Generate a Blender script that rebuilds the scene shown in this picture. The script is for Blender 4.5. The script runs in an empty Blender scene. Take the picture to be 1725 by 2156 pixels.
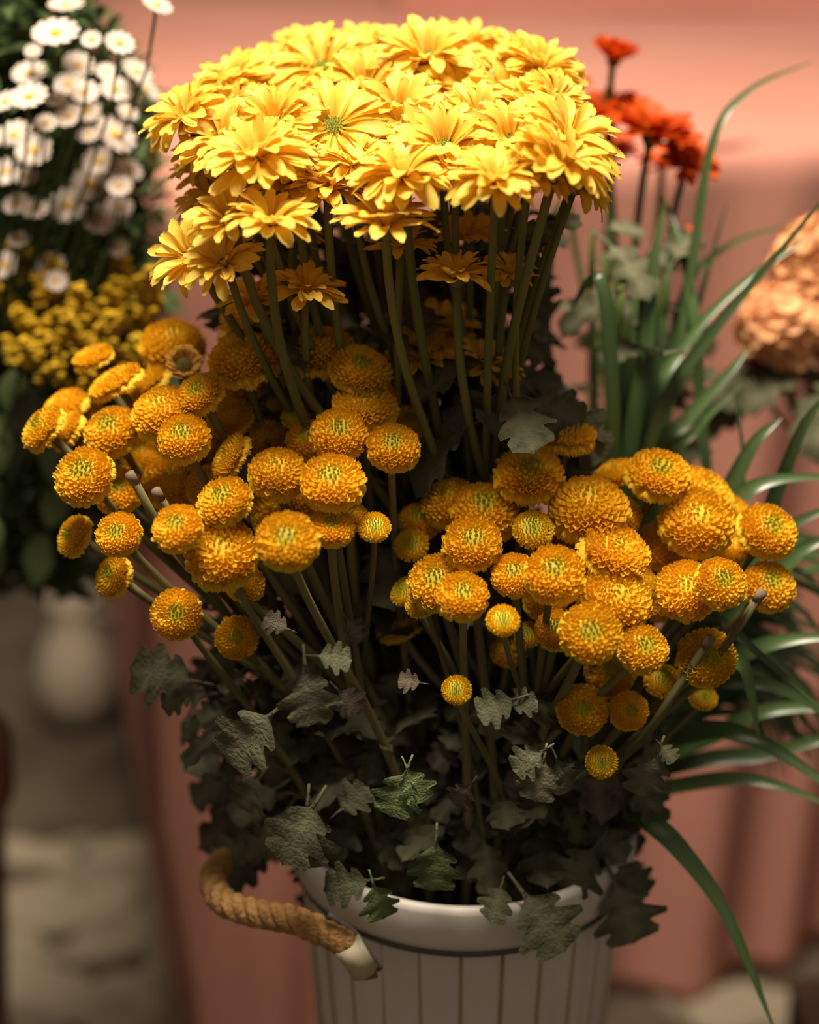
import bpy, math, random
from mathutils import Vector, Matrix, Quaternion
from math import sin, cos, pi, radians, exp, sqrt

# ------------------------------------------------------------------ camera, light, exposure
scene = bpy.context.scene
COL = scene.collection
FPX = 3600.0
PITCH = radians(22)
CAM = Vector((0, -.931, 1.15))
cd = bpy.data.cameras.new('camera')
cam = bpy.data.objects.new('camera', cd)
COL.objects.link(cam)
cam.location = CAM
cam.rotation_euler = (radians(90) - PITCH, 0, 0)
cd.sensor_fit = 'VERTICAL'
cd.sensor_height = 36
cd.sensor_width = 36
cd.lens = 36 * FPX / 2156
cd.clip_start = .02
cd.dof.use_dof = True
cd.dof.focus_distance = 0.935
cd.dof.aperture_fstop = 2.2
scene.camera = cam

w = bpy.data.worlds.new('world')
scene.world = w
w.use_nodes = True
bg = w.node_tree.nodes['Background']
bg.inputs[0].default_value = (1.0, .84, .66, 1)
bg.inputs[1].default_value = .17

def area(name, loc, target, size, power, color):
    ld = bpy.data.lights.new(name, 'AREA')
    ld.shape = 'DISK'
    ld.size = size
    ld.energy = power
    ld.color = color
    o = bpy.data.objects.new(name, ld)
    COL.objects.link(o)
    o.location = loc
    o.rotation_euler = (Vector(target) - Vector(loc)).to_track_quat('-Z', 'Y').to_euler()
    return o
# the stall's overhead light, above the picture: the only lamp
area('overhead_lamp_offscreen', (-.1, -.05, 2.75), (-.1, -.05, 0), .8, 105, (1, .88, .71))

vs = scene.view_settings
vs.view_transform = 'Standard'
vs.look = 'None'
vs.exposure = 0
vs.gamma = 1
vs.use_curve_mapping = False

random.seed(11)
R = random.uniform
GA = pi * (3 - sqrt(5))

def at(px, py, Y):
    """a pixel of the 1725x2156 frame -> the point on its ray at world depth Y"""
    F = Vector((0, cos(PITCH), -sin(PITCH)))
    U = Vector((0, sin(PITCH), cos(PITCH)))
    d = F + Vector((1, 0, 0)) * ((px - 862.5) / FPX) - U * ((py - 1078) / FPX)
    return CAM + d * ((Y - CAM.y) / d.y)

def mpp(p):
    """metres per pixel at a point"""
    v = p - CAM
    return (v.y * cos(PITCH) - v.z * sin(PITCH)) / FPX

# ------------------------------------------------------------------ materials
def new_mat(name):
    m = bpy.data.materials.new(name)
    m.use_nodes = True
    nt = m.node_tree
    return m, nt, nt.nodes['Principled BSDF'], nt.nodes['Material Output']

def mat(name, c1, c2=None, scale=20, rough=.6, attr=None, c3=None, transl=0, bump=0, bscale=None, stretch=None, rnd=0, spec=.3, coord='Object'):
    """noise mix c1/c2; then mixed to c3 by the mesh attribute attr; rnd varies value by object"""
    m, nt, b, out = new_mat(name)
    N, L = nt.nodes.new, nt.links.new
    tc = N('ShaderNodeTexCoord')
    src = tc.outputs[coord]
    if stretch:
        mp = N('ShaderNodeMapping')
        mp.inputs['Scale'].default_value = stretch
        L(src, mp.inputs[0])
        src = mp.outputs[0]
    no = N('ShaderNodeTexNoise')
    no.inputs['Scale'].default_value = scale
    no.inputs['Detail'].default_value = 5
    L(src, no.inputs['Vector'])
    mx = N('ShaderNodeMix')
    mx.data_type = 'RGBA'
    mx.inputs[6].default_value = (*c1, 1)
    mx.inputs[7].default_value = (*(c2 or c1), 1)
    rp = N('ShaderNodeMapRange')
    rp.inputs[1].default_value = .35
    rp.inputs[2].default_value = .65
    L(no.outputs[0], rp.inputs[0])
    L(rp.outputs[0], mx.inputs[0])
    col = mx.outputs[2]
    if attr:
        an = N('ShaderNodeAttribute')
        an.attribute_name = attr
        m2 = N('ShaderNodeMix')
        m2.data_type = 'RGBA'
        L(an.outputs['Fac'], m2.inputs[0])
        L(col, m2.inputs[6])
        m2.inputs[7].default_value = (*c3, 1)
        col = m2.outputs[2]
    if rnd:
        oi = N('ShaderNodeObjectInfo')
        hs = N('ShaderNodeHueSaturation')
        r1 = N('ShaderNodeMapRange')
        r1.inputs[3].default_value = 1 - rnd
        r1.inputs[4].default_value = 1 + rnd
        L(oi.outputs['Random'], r1.inputs[0])
        L(r1.outputs[0], hs.inputs['Value'])
        L(col, hs.inputs['Color'])
        col = hs.outputs[0]
    L(col, b.inputs['Base Color'])
    b.inputs['Roughness'].default_value = rough
    b.inputs['Specular IOR Level'].default_value = spec
    if bump:
        bp = N('ShaderNodeBump')
        bp.inputs['Strength'].default_value = bump
        bp.inputs['Distance'].default_value = .004
        n2 = N('ShaderNodeTexNoise')
        n2.inputs['Scale'].default_value = bscale or scale * 3
        n2.inputs['Detail'].default_value = 6
        L(src, n2.inputs['Vector'])
        L(n2.outputs[0], bp.inputs['Height'])
        L(bp.outputs[0], b.inputs['Normal'])
    if transl:
        tr = N('ShaderNodeBsdfTranslucent')
        L(col, tr.inputs[0])
        ms = N('ShaderNodeMixShader')
        ms.inputs[0].default_value = transl
        L(b.outputs[0], ms.inputs[1])
        L(tr.outputs[0], ms.inputs[2])
        L(ms.outputs[0], out.inputs[0])
    return m

M = {
 'pom': mat('pompom_florets', (.93, .61, .028), (.91, .55, .02), 3, .6, 'g', (.42, .40, .02), .28, rnd=.06),
 'pombody': mat('pompom_core', (.66, .27, .006), (.6, .24, .006), 3, .8),
 'bud': mat('pompom_bud', (.88, .60, .02), (.84, .54, .016), 3, .6, 'g', (.36, .42, .02), .2, rnd=.08),
 'wither': mat('withered_florets', (.62, .33, .05), (.5, .25, .04), 4, .8, 'g', (.10, .07, .01), .1),
 'daisy': mat('daisy_petal', (.92, .66, .095), (.90, .60, .075), 2.5, .5, transl=.34, rnd=.05, spec=.35),
 'disc': mat('daisy_disc', (.20, .22, .012), (.34, .30, .015), 14, .7, bump=.8, bscale=40),
 'stem': mat('flower_stem', (.19, .165, .065), (.13, .12, .042), 30, .75, bump=.3, rnd=.2, stretch=(1, 1, .2)),
 'dstem': mat('daisy_stem', (.17, .165, .045), (.12, .125, .032), 30, .7, rnd=.2, stretch=(1, 1, .2)),
 'bark': mat('cut_stem_end', (.24, .17, .12), (.17, .12, .08), 60, .9),
 'leaf': mat('chrysanthemum_leaf', (.070, .074, .036), (.125, .125, .072), 5, .8, 'g', (.17, .165, .10), .12, bump=.5, bscale=22, rnd=.25, spec=.2),
 'greenleaf': mat('fresh_leaf', (.075, .115, .035), (.11, .155, .05), 5, .6, 'g', (.17, .20, .08), .15, bump=.5, bscale=22, rnd=.15),
 'dead': mat('dried_leaf', (.13, .10, .065), (.085, .065, .04), 8, .9, 'g', (.2, .16, .11), .1, bump=.6),
 'blade': mat('strap_leaf', (.042, .092, .020), (.060, .118, .030), 4, .33, 'g', (.10, .14, .055), .18, rnd=.3, spec=.6),
 'cloth': mat('pink_cloth', (.57, .255, .195), (.53, .23, .17), 2.5, .9, bump=.12, bscale=420),
 'enamel': mat('white_bucket', (.72, .66, .60), (.66, .59, .52), 9, .42, bump=.12, bscale=30, spec=.4),
 'stripe': mat('tan_stripe', (.36, .235, .10), (.42, .31, .18), 40, .7, stretch=(1, 1, .15)),
 'wire': mat('grey_wire', (.11, .095, .085), (.07, .06, .055), 30, .5),
 'rope': mat('jute_rope', (.56, .31, .11), (.36, .18, .055), 130, .9, bump=1, bscale=300, stretch=(1, 1, 1)),
 'tape': mat('white_tape', (.60, .52, .38), (.46, .36, .22), 60, .7),
 'rust': mat('rusty_hook', (.32, .12, .03), (.2, .07, .02), 60, .7),
 'foam': mat('wet_foam', (.05, .075, .035), (.07, .095, .045), 30, .9),
 'red': mat('red_ray_petal', (.66, .075, .006), (.74, .13, .008), 3, .6, 'g', (.70, .22, .015), .3, rnd=.15),
 'reddisc': mat('red_daisy_disc', (.07, .03, .008), (.13, .06, .012), 20, .8),
 'redstem': mat('red_daisy_stem', (.085, .12, .022), (.06, .09, .018), 20, .6, rnd=.2),
 'white': mat('aster_ray', (.80, .68, .60), (.74, .62, .53), 6, .6, transl=.25, rnd=.08),
 'yeye': mat('aster_eye', (.72, .42, .05), (.62, .34, .03), 40, .8),
 'afol': mat('aster_foliage', (.040, .075, .018), (.075, .115, .030), 9, .7, transl=.15),
 'gold': mat('goldenrod', (.72, .42, .012), (.60, .38, .02), 30, .8, transl=.15),
 'peach': mat('peach_petal', (.88, .50, .25), (.84, .42, .18), 5, .6, transl=.22, rnd=.2),
 'crimson': mat('crimson_petal', (.28, .012, .012), (.2, .008, .008), 5, .6, transl=.1),
 'stone': mat('pale_stone', (.48, .40, .29), (.33, .27, .185), 14, .9, bump=.8, bscale=60, rnd=.3),
 'earth': mat('dark_earth', (.045, .032, .02), (.085, .065, .042), 9, .95, bump=.8, bscale=50),
 'brown': mat('brown_wood', (.085, .045, .028), (.055, .030, .018), 6, .8, stretch=(6, 6, .6)),
 'paper': mat('wrap_paper', (.36, .29, .22), (.29, .23, .17), 8, .9),
 'clay': mat('clay_pot', (.23, .105, .065), (.17, .08, .05), 8, .85, bump=.3),
 'wall': mat('brown_wall', (.12, .065, .04), (.08, .045, .028), 2, .9, bump=.2),
}

# ------------------------------------------------------------------ object helpers
def mesh(name, V, F, m, g=None, smooth=True):
    me = bpy.data.meshes.new(name)
    me.from_pydata([tuple(v) for v in V], [], F)
    if g is not None:
        a = me.attributes.new('g', 'FLOAT', 'POINT')
        a.data.foreach_set('value', g)
    if smooth:
        me.polygons.foreach_set('use_smooth', [True] * len(me.polygons))
    me.materials.append(m)
    me.update()
    return me

def obj(name, me, parent=None, mtx=None, kind=None):
    """mtx in world space; parent is an unrotated Empty (or a child mesh of one placed at it)"""
    o = bpy.data.objects.new(name, me)
    COL.objects.link(o)
    mtx = mtx or Matrix()
    if parent:
        o.parent = parent
        off = Vector(parent['_o']) if '_o' in parent else Vector()
        o.matrix_basis = Matrix.Translation(-off) @ mtx
    else:
        o.matrix_basis = mtx
    if kind:
        o['kind'] = kind
    return o

def tag(o, label, cat, group=None):
    o['label'] = label
    o['category'] = cat
    if group:
        o['group'] = group
    return o

def thing(name, loc, label, cat, group=None):
    o = bpy.data.objects.new(name, None)
    COL.objects.link(o)
    o.empty_display_size = .01
    o.location = loc
    o['_o'] = tuple(loc)
    return tag(o, label, cat, group)

def frame(n, spin=0, side=None):
    """rotation whose Z is n"""
    n = Vector(n).normalized()
    s = side or (Vector((1, 0, 0)) if abs(n.x) < .9 else Vector((0, 1, 0)))
    x = (s - n * s.dot(n)).normalized()
    y = n.cross(x)
    m = Matrix((x, y, n)).transposed().to_4x4()
    return m @ Matrix.Rotation(spin, 4, 'Z')

def frame_x(d, up):
    """rotation whose X is d and Z is near up"""
    d = Vector(d).normalized()
    up = Vector(up)
    z = up - d * up.dot(d)
    if z.length < 1e-4:
        z = Vector((0, 1, 0)) - d * d.y
    z.normalize()
    y = z.cross(d)
    return Matrix((d, y, z)).transposed().to_4x4()

def place(p, rot, s):
    if not isinstance(s, tuple):
        s = (s, s, s)
    return Matrix.Translation(p) @ rot @ Matrix.Diagonal((*s, 1))

def bez(a, b, c, d, n=14):
    out = []
    for i in range(n + 1):
        t = i / n
        u = 1 - t
        out.append(a * u**3 + b * (3*u*u*t) + c * (3*u*t*t) + d * t**3)
    return out

def catmull(P, k=8):
    P = [Vector(p) for p in P]
    Q = [P[0] * 2 - P[1]] + P + [P[-1] * 2 - P[-2]]
    out = []
    for i in range(1, len(Q) - 2):
        for j in range(k):
            t = j / k
            a, b, c, d = Q[i-1:i+3]
            out.append(.5 * ((b * 2) + (c - a) * t + (a*2 - b*5 + c*4 - d) * t*t + (b*3 - a - c*3 + d) * t**3))
    out.append(P[-1])
    return out

def tube_geo(pts, rad, sides=7, V=None, F=None):
    V = [] if V is None else V
    F = [] if F is None else F
    n = len(pts)
    base = len(V)
    t0 = (pts[1] - pts[0]).normalized()
    x = t0.orthogonal().normalized()
    for i, p in enumerate(pts):
        t = (pts[min(i+1, n-1)] - pts[max(i-1, 0)]).normalized()
        x = (x - t * x.dot(t)).normalized()
        y = t.cross(x)
        r = rad(i / (n - 1)) if callable(rad) else rad
        for k in range(sides):
            a = 2 * pi * k / sides
            V.append(p + (x * cos(a) + y * sin(a)) * r)
    for i in range(n - 1):
        for k in range(sides):
            a = base + i * sides + k
            b = base + i * sides + (k + 1) % sides
            F.append((a, b, b + sides, a + sides))
    F.append(tuple(range(base + sides - 1, base - 1, -1)))
    F.append(tuple(range(base + (n-1) * sides, base + n * sides)))
    return V, F

def tube(name, pts, rad, m, parent, sides=7):
    V, F = tube_geo([Vector(p) for p in pts], rad, sides)
    return obj(name, mesh(name, V, F, m), parent)

def lathe(prof, seg=48, V=None, F=None, fn=None):
    V = [] if V is None else V
    F = [] if F is None else F
    b = len(V)
    for r, z in prof:
        for k in range(seg):
            a = 2 * pi * k / seg
            rr = r if fn is None else r + fn(a, z)
            V.append(Vector((rr * cos(a), rr * sin(a), z)))
    for i in range(len(prof) - 1):
        for k in range(seg):
            p = b + i * seg + k
            q = b + i * seg + (k + 1) % seg
            F.append((p, q, q + seg, p + seg))
    return V, F

# ------------------------------------------------------------------ the setting
V, F = [], []
n = 40
for i in range(n + 1):
    for j in range(n + 1):
        x, y = -4 + 8 * i / n, -1.6 + 6.4 * j / n
        V.append((x, y, 0))
for i in range(n):
    for j in range(n):
        a = i * (n + 1) + j
        F.append((a, a + n + 1, a + n + 2, a + 1))
fl = obj('floor', mesh('floor', V, F, M['earth']))
fl['kind'] = 'structure'
V = [Vector((x, y, z)) for z in (0, 3) for (x, y) in ((-4, 4.6), (4, 4.6), (4, 4.8), (-4, 4.8))]
Fb = [(3, 2, 1, 0), (4, 5, 6, 7)] + [(i, (i+1) % 4, (i+1) % 4 + 4, i + 4) for i in range(4)]
wb = obj('wall_back', mesh('wall_back', V, Fb, M['wall'], smooth=False))
wb['kind'] = 'structure'

# stones lying in the ground: real lumps, each a part of the floor
def stone_mesh(seed):
    rs = random.Random(seed)
    V, F = [], []
    seg, rings = 14, 6
    ph = [rs.uniform(0, 6.28) for _ in range(4)]
    for i in range(rings + 1):
        t = pi / 2 * i / rings
        for k in range(seg):
            a = 2 * pi * k / seg
            r = 1 + .18 * sin(2*a + ph[0]) + .12 * sin(3*a + ph[1]) + .07 * sin(5*a + ph[2])
            r *= cos(t) ** .45 if i < rings else 0.0
            V.append((r * cos(a), r * sin(a), .42 * sin(t) ** .8 * (1 + .12 * sin(a + ph[3])) - .06))
    for i in range(rings):
        for k in range(seg):
            p, q = i*seg + k, i*seg + (k+1) % seg
            F.append((p, q, q + seg, p + seg))
    return mesh('stone', V, F, M['stone'])
SM = [stone_mesh(i) for i in range(6)]
def gpoint(px, py):
    d = at(px, py, 1) - CAM
    return CAM + d * (-CAM.z / d.z)
for (px, py, r, asp) in [(190, 1845, .055, .7), (285, 1795, .05, .8), (60, 1800, .05, .6), (120, 1925, .07, .6), (20, 1905, .06, .7),
        (225, 1890, .045, .6), (330, 1850, .05, 1), (355, 1960, .055, 1.1), (250, 1985, .06, .5), (380, 2060, .045, 1.2), (300, 2085, .05, .7),
        (60, 2090, .075, .8), (180, 2120, .06, .6), (270, 2150, .05, .8), (130, 2010, .03, .6), (20, 1990, .04, .8), (380, 2150, .04, 1), (10, 2150, .06, .8),
        (1540, 2125, .055, .7), (1430, 2120, .03, .6), (1690, 2150, .06, .7), (130, 1790, .04, .6), (340, 1775, .04, .8), (200, 1950, .028, .8)]:
    p = gpoint(px, py)
    o = obj('stone', random.choice(SM), fl, place(p, Matrix.Rotation(R(-.5, .5), 4, 'Z'), (r, r * asp, r * .55)))

# ------------------------------------------------------------------ pink cloth covered table
ZT = .888
A = Vector((-.225, .382, ZT))          # front corner by the asters
dirF = Vector((.46, .168, 0)).normalized()
nF = Vector((dirF.y, -dirF.x, 0))
LEN = 2.0
tb = thing('display_table', (A.x + .5, A.y + .6, 0), 'long display table hidden under a dusty pink cloth', 'table')
def face_pt(px, py):
    d = at(px, py, 1) - CAM
    t = (A - CAM).dot(nF) / d.dot(nF)
    p = CAM + d * t
    return (p - A).dot(dirF), p.z
EDGE = [(0, 9)] + [face_pt(*q) for q in ((268, 900), (284, 1330), (300, 1570), (342, 1800), (410, 2110), (430, 2300))]
def left_edge(z):
    for (u0, z0), (u1, z1) in zip(EDGE, EDGE[1:]):
        if z >= z1:
            return max(0, u0 + (u1 - u0) * (min(z, z0) - z0) / (z1 - z0)) if z0 < 8 else max(0, u1 * (ZT - z) / (ZT - z1))
    return EDGE[-1][0]
V, F = [], []
nu, nz = 220, 46
for i in range(nu + 1):
    for j in range(nz + 1):
        z = ZT - (ZT - .004) * j / nz
        k = j / nz
        le = left_edge(z)
        u = le + (LEN - le) * (i / nu)
        # folds that open downwards, fanning a little from the table's edge
        ph = u * 46 + 1.2 * sin(u * 9) + (ZT - z) * 3.2
        am = .002 + .017 * k ** .8
        f = sin(ph) * am + .6 * am * sin(ph * .47 + 1) + .012 * k
        f *= min(1, (u - le) * 14 + .15)
        rnd_ = .012 * max(0, 1 - (ZT - z) / .012) ** 2
        p = A + dirF * u + nF * (f - rnd_)
        V.append(Vector((p.x, p.y, z)))
for i in range(nu):
    for j in range(nz):
        a = i * (nz + 1) + j
        F.append((a, a + 1, a + nz + 2, a + nz + 1))
o = obj('cloth_drop', mesh('cloth_drop', V, F, M['cloth']), tb)
sm = o.modifiers.new('thickness', 'SOLIDIFY')
sm.thickness = .003
B = A + dirF * LEN
Lb = Vector((-.70, 2.9, ZT))
V, F = [], []
n = 24
for i in range(n + 1):
    for j in range(n + 1):
        u, v = i / n, j / n
        p = (A + nF * -.011).lerp(B + nF * -.011, u).lerp(Lb.lerp(Vector((B.x, 2.9, ZT)), u), v)
        V.append(Vector((p.x, p.y, ZT + .0015 * sin(u * 30 + v * 11))))
for i in range(n):
    for j in range(n):
        a = i * (n + 1) + j
        F.append((a, a + n + 1, a + n + 2, a + 1))
o = obj('cloth_top', mesh('cloth_top', V, F, M['cloth']), tb)
sm = o.modifiers.new('thickness', 'SOLIDIFY')
sm.thickness = .004
# side drop by the asters
V, F = [], []
for i in range(13):
    for j in range(13):
        t = i / 12
        z = ZT - (ZT - .01) * j / 12
        p = (A + nF * -.004).lerp(Lb, t)
        off = left_edge(z) * (1 - t)
        p = p + Vector((-.030, .0, 0)) * min(1, t * 9) * min(1, j / 5)
        V.append(Vector((p.x + off * dirF.x + .008 * sin(t * 40) * j / 12, p.y + off * dirF.y, z)))
for i in range(12):
    for j in range(12):
        a = i * 13 + j
        F.append((a, a + 13, a + 14, a + 1))
obj('cloth_side', mesh('cloth_side', V, F, M['cloth']), tb)

def box(c, s, V, F):
    b = len(V)
    for z in (-1, 1):
        for (x, y) in ((-1, -1), (1, -1), (1, 1), (-1, 1)):
            V.append(Vector((c[0] + x*s[0]/2, c[1] + y*s[1]/2, c[2] + z*s[2]/2)))
    F += [(b+3, b+2, b+1, b), (b+4, b+5, b+6, b+7)] + [(b+i, b+(i+1) % 4, b+(i+1) % 4 + 4, b+i+4) for i in range(4)]
_d = at(830, 26, 1) - CAM
rp0 = CAM + _d * ((ZT - CAM.z) / _d.z)
ri = thing('cloth_riser', (rp0.x + .75, rp0.y + .15, ZT), 'low pink covered riser on the back of the table', 'riser')
V, F = [], []
box((rp0.x + .75, rp0.y + .15, ZT + .045), (1.5, .3, .09), V, F)
me = mesh('riser_block', V, F, M['cloth'], smooth=False)
o = obj('riser_block', me, ri)
bv = o.modifiers.new('bevel', 'BEVEL'); bv.width = .006; bv.segments = 3
V, F = [], []
box((rp0.x + .75, rp0.y + .15, ZT + .096), (1.52, .32, .012), V, F)
o = obj('riser_top', mesh('riser_top', V, F, M['cloth'], smooth=False), ri)
bv = o.modifiers.new('bevel', 'BEVEL'); bv.width = .004; bv.segments = 2

# ------------------------------------------------------------------ bucket with rope handle
PX, PZ, CRATE = .034, .572, .18
def make_bucket(loc, zr, label, handle=True):
    t = thing('flower_bucket', loc, label, 'bucket')
    T = Matrix.Translation(loc)
    r0, r1 = .080, .1035
    H = zr
    fl_ = lambda a, z: .0007 * cos(a * 48) if z > .012 else 0
    prof = [(0.001, .004), (r0 - .01, .004), (r0, .012), (r0 + (r1-r0)*.5, H*.5), (r1 - .001, H - .034), (r1 + .0005, H - .028)]
    V, F = lathe(prof, 192, fn=fl_)
    obj('body', mesh('body', V, F, M['enamel']), t, T)
    rim = [(r1 + .0005, H - .030), (r1 + .0045, H - .029), (r1 + .0062, H - .024), (r1 + .0065, H - .004), (r1 + .005, H), (r1 + .001, H),
           (r1 - .001, H - .004), (r1 - .004, H - .035), (r1 - .008, H - .10), (r0, .10)]
    V, F = lathe(rim, 96)
    obj('rim', mesh('rim', V, F, M['enamel']), t, T)
    V, F = lathe([(r1 + .001, H - .034), (r1 + .0042, H - .0335), (r1 + .0046, H - .0305), (r1 + .001, H - .029)], 96)
    obj('wire_band', mesh('wire_band', V, F, M['wire']), t, T)
    nstr = 26
    for k in range(nstr):
        a = 2 * pi * (k + .35) / nstr
        V, F = [], []
        pts = []
        for j in range(9):
            z = .014 + (H - .05) * j / 8
            r = (r0 + (r1 - r0) * z / H) + .0006
            pts.append(Vector((r * cos(a), r * sin(a), z)))
        V, F = tube_geo(pts, .0011, 5)
        obj('stripe', mesh('stripe', V, F, M['stripe']), t, T)
    V, F = lathe([(.0005, H - .055), (.05, H - .053), (r1 - .006, H - .056)], 32)
    obj('wet_foam', mesh('wet_foam', V, F, M['foam']), t, T)
    return t
bk = make_bucket(Vector((PX, 0, CRATE)), PZ - CRATE, 'white striped flower bucket with a jute rope handle')
# handle: three twisted strands, taped end and hook
hp = [at(640, 1770, .015), at(575, 1790, -.005), at(505, 1795, -.03), at(452, 1838, -.055), at(466, 1893, -.078), at(535, 1922, -.094), at(610, 1935, -.104), at(690, 1966, -.110), at(735, 1990, -.113)]
core = catmull(hp, 14)
hd = obj('handle_core', mesh('handle_core', *tube_geo(core, .0046, 8), M['rope']), bk)
hd.name = 'handle'
for s in range(3):
    n = len(core)
    pts = []
    x = (core[1] - core[0]).normalized().orthogonal().normalized()
    for i, p in enumerate(core):
        tt = (core[min(i+1, n-1)] - core[max(i-1, 0)]).normalized()
        x = (x - tt * x.dot(tt)).normalized()
        y = tt.cross(x)
        a = i * .42 + s * 2*pi/3
        pts.append(p + (x * cos(a) + y * sin(a)) * .0043)
    so = obj('strand', mesh('strand', *tube_geo(pts, .0046, 7), M['rope']))
    so.parent = hd
    so.matrix_basis = hd.matrix_basis.inverted() @ Matrix.Translation(-Vector(bk['_o'])) if False else Matrix()
tp = [at(728, 1985, -.1135), at(748, 2012, -.1135), at(768, 2042, -.113)]
o = obj('tape', mesh('tape', *tube_geo(tp, .0088, 12), M['tape']), hd)
o.matrix_basis = Matrix()
o = obj('hook', mesh('hook', *tube_geo([at(752, 2040, -.1135), at(770, 2049, -.1135), at(792, 2044, -.112)], .0042, 8), M['rust']), hd)
o.matrix_basis = Matrix()
o = obj('cord', mesh('cord', *tube_geo(catmull([at(690, 1925, -.105), at(745, 1965, -.110), at(775, 2005, -.113), at(800, 2040, -.112)], 6), .0022, 6), M['wire']), hd)
o.matrix_basis = Matrix()

# ------------------------------------------------------------------ leaf meshes
def leaf_mesh(seed, m, curl=.25):
    rs = random.Random(seed)
    n = 34
    V, F, G = [], [], []
    bend = curl * rs.uniform(.5, 1.5)
    fold = rs.uniform(.1, .45)
    tw = rs.uniform(-.5, .5)
    amp = [rs.uniform(.8, 1.15) for _ in range(6)]
    for i in range(n + 1):
        s = i / n
        for c in (-1, -.55, 0, .55, 1):
            k = 0 if c < 0 else 3
            wd = .02 + .13 * amp[k] * exp(-((s - .32) / .08) ** 4) + .18 * amp[k+1] * exp(-((s - .57) / .09) ** 4) + .11 * amp[k+2] * exp(-((s - .83) / .12) ** 4) + .13 * exp(-((s - .6) / .33) ** 4)
            wd += .034 * abs(((s * 13) % 1) - .5) * (1 if s > .22 else 0)
            wd *= min(1, (1 - s) * 7) ** .6 if s < 1 else 0
            x = s + .34 * wd * abs(c) - .05
            y = wd * c
            z = -bend * s * s + fold * abs(y) * .8 + .02 * sin(9 * s + 3 * c + seed) + tw * y * s
            z += .022 * sin(x * 22 + seed + c) * abs(c) - .35 * wd * wd * c * c * 2
            V.append((x, y, z))
            G.append(.9 if c == 0 else (.25 if abs(c) < .6 and i % 6 < 2 else 0))
    for i in range(n):
        for c in range(4):
            a = i * 5 + c
            F.append((a, a + 5, a + 6, a + 1))
    # petiole
    pts = [Vector((-.22, 0, -.02)), Vector((-.1, 0, .0)), Vector((.0, 0, 0)), Vector((.15, 0, -bend*.02))]
    b = len(V)
    tube_geo(pts, .016, 5, V, F)
    G += [.9] * (len(V) - b)
    return mesh('leaf', V, F, m, G)
LV = {k: [leaf_mesh(s, M[k], c) for s in range(5)] for k, c in (('leaf', .3), ('greenleaf', .25), ('dead', .45))}

def put_leaf(parent, p, d, up, size, kind='leaf', name='leaf'):
    me = random.choice(LV[kind])
    rot = frame_x(d, up)
    q = p + Vector(d).normalized() * size * .22
    return obj(name, me, parent, place(q, rot, size))

# ------------------------------------------------------------------ pompom chrysanthemum heads
def pom_mesh(kind, seed):
    rs = random.Random(seed)
    V, F, G = [], [], []
    if kind == 'open':  N_, tm, h, rr, gc = 230, 108, .48, .80, .045
    elif kind == 'dome': N_, tm, h, rr, gc = 260, 112, .56, .80, .02
    elif kind == 'flat': N_, tm, h, rr, gc = 230, 108, .36, .82, .03
    else: N_, tm, h, rr, gc = 190, 100, .40, .84, .06
    bud = kind == 'bud'
    tm = radians(tm)
    # core
    b = len(V)
    seg = 20
    for i in range(9):
        th = radians(150) * i / 8
        for k in range(seg):
            a = 2*pi*k/seg
            V.append((rr * .86 * sin(th) * cos(a), rr * .86 * sin(th) * sin(a), h * .86 * cos(th) * (1 if th < pi/2 else .6)))
            G.append(.7 if i < 2 and gc > .04 else .0)
    for i in range(8):
        for k in range(seg):
            p, q = b + i*seg + k, b + i*seg + (k+1) % seg
            F.append((p, p + seg, q + seg, q))
    lop = rs.uniform(0, 6.28)
    for i in range(N_):
        u = (i + .5) / N_
        th = tm * u ** .52
        ph = i * GA + rs.uniform(-.06, .06)
        k = .94 + .10 * sin(ph + lop) * u + rs.uniform(-.03, .03)
        st, ct = sin(th), cos(th)
        pos = Vector((rr * k * st * cos(ph), rr * k * st * sin(ph), h * k * ct * (1 if ct > 0 else .55)))
        out = Vector((cos(ph), sin(ph), 0))
        nrm = Vector((st * cos(ph) / rr, st * sin(ph) / rr, ct / h)).normalized()
        if u < gc + .03 and not bud:     # closed centre florets lean inwards
            d = (nrm - out * .5 + Vector((0, 0, .3))).normalized()
        else:
            d = (nrm * .75 + out * (.55 + .5 * u) + Vector((0, 0, .18 - .32 * u))).normalized()
        d = (d + Vector((rs.uniform(-1, 1), rs.uniform(-1, 1), rs.uniform(-1, 1))) * .11).normalized()
        if bud:
            d = (nrm * .9 + out * .2).normalized()
            L = .12 + .08 * u
            wd = .045 + .035 * u
        else:
            L = (.13 + .23 * u ** .8) * rs.uniform(.85, 1.15)
            wd = .05 + .078 * u ** .7
        side = d.cross(nrm if abs(d.dot(nrm)) < .97 else Vector((0, 0, 1))).normalized()
        if side.length < .1:
            side = d.orthogonal().normalized()
        upv = side.cross(d).normalized()
        if upv.dot(nrm) < 0:
            upv = -upv
        b = len(V)
        g = max(0, 1 - u / (gc * 1.9)) if gc > .04 else max(0, .4 - u * 10)
        g = min(1, g * 1.5)
        if bud: g = min(.9, max(0, 1.0 - u / .30))
        base = pos - d * L * .45
        for r_, (s, ww, lift) in enumerate(((0, .7, 0), (.5, 1, .02), (.85, .95, .10), (1.0, .45, .22))):
            c0 = base + d * L * 1.25 * s + upv * lift * L * 1.3
            for c in (-1, 0, 1):
                V.append(c0 + side * wd * ww * c + upv * (abs(c) * wd * .75 - (wd * .2 if c == 0 else 0)))
                G.append(g)
        for r_ in range(3):
            for c in range(2):
                a = b + r_ * 3 + c
                F.append((a, a + 1, a + 4, a + 3))
    return mesh('florets_' + kind, V, F, M['bud'] if bud else M['pom'], G)

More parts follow.
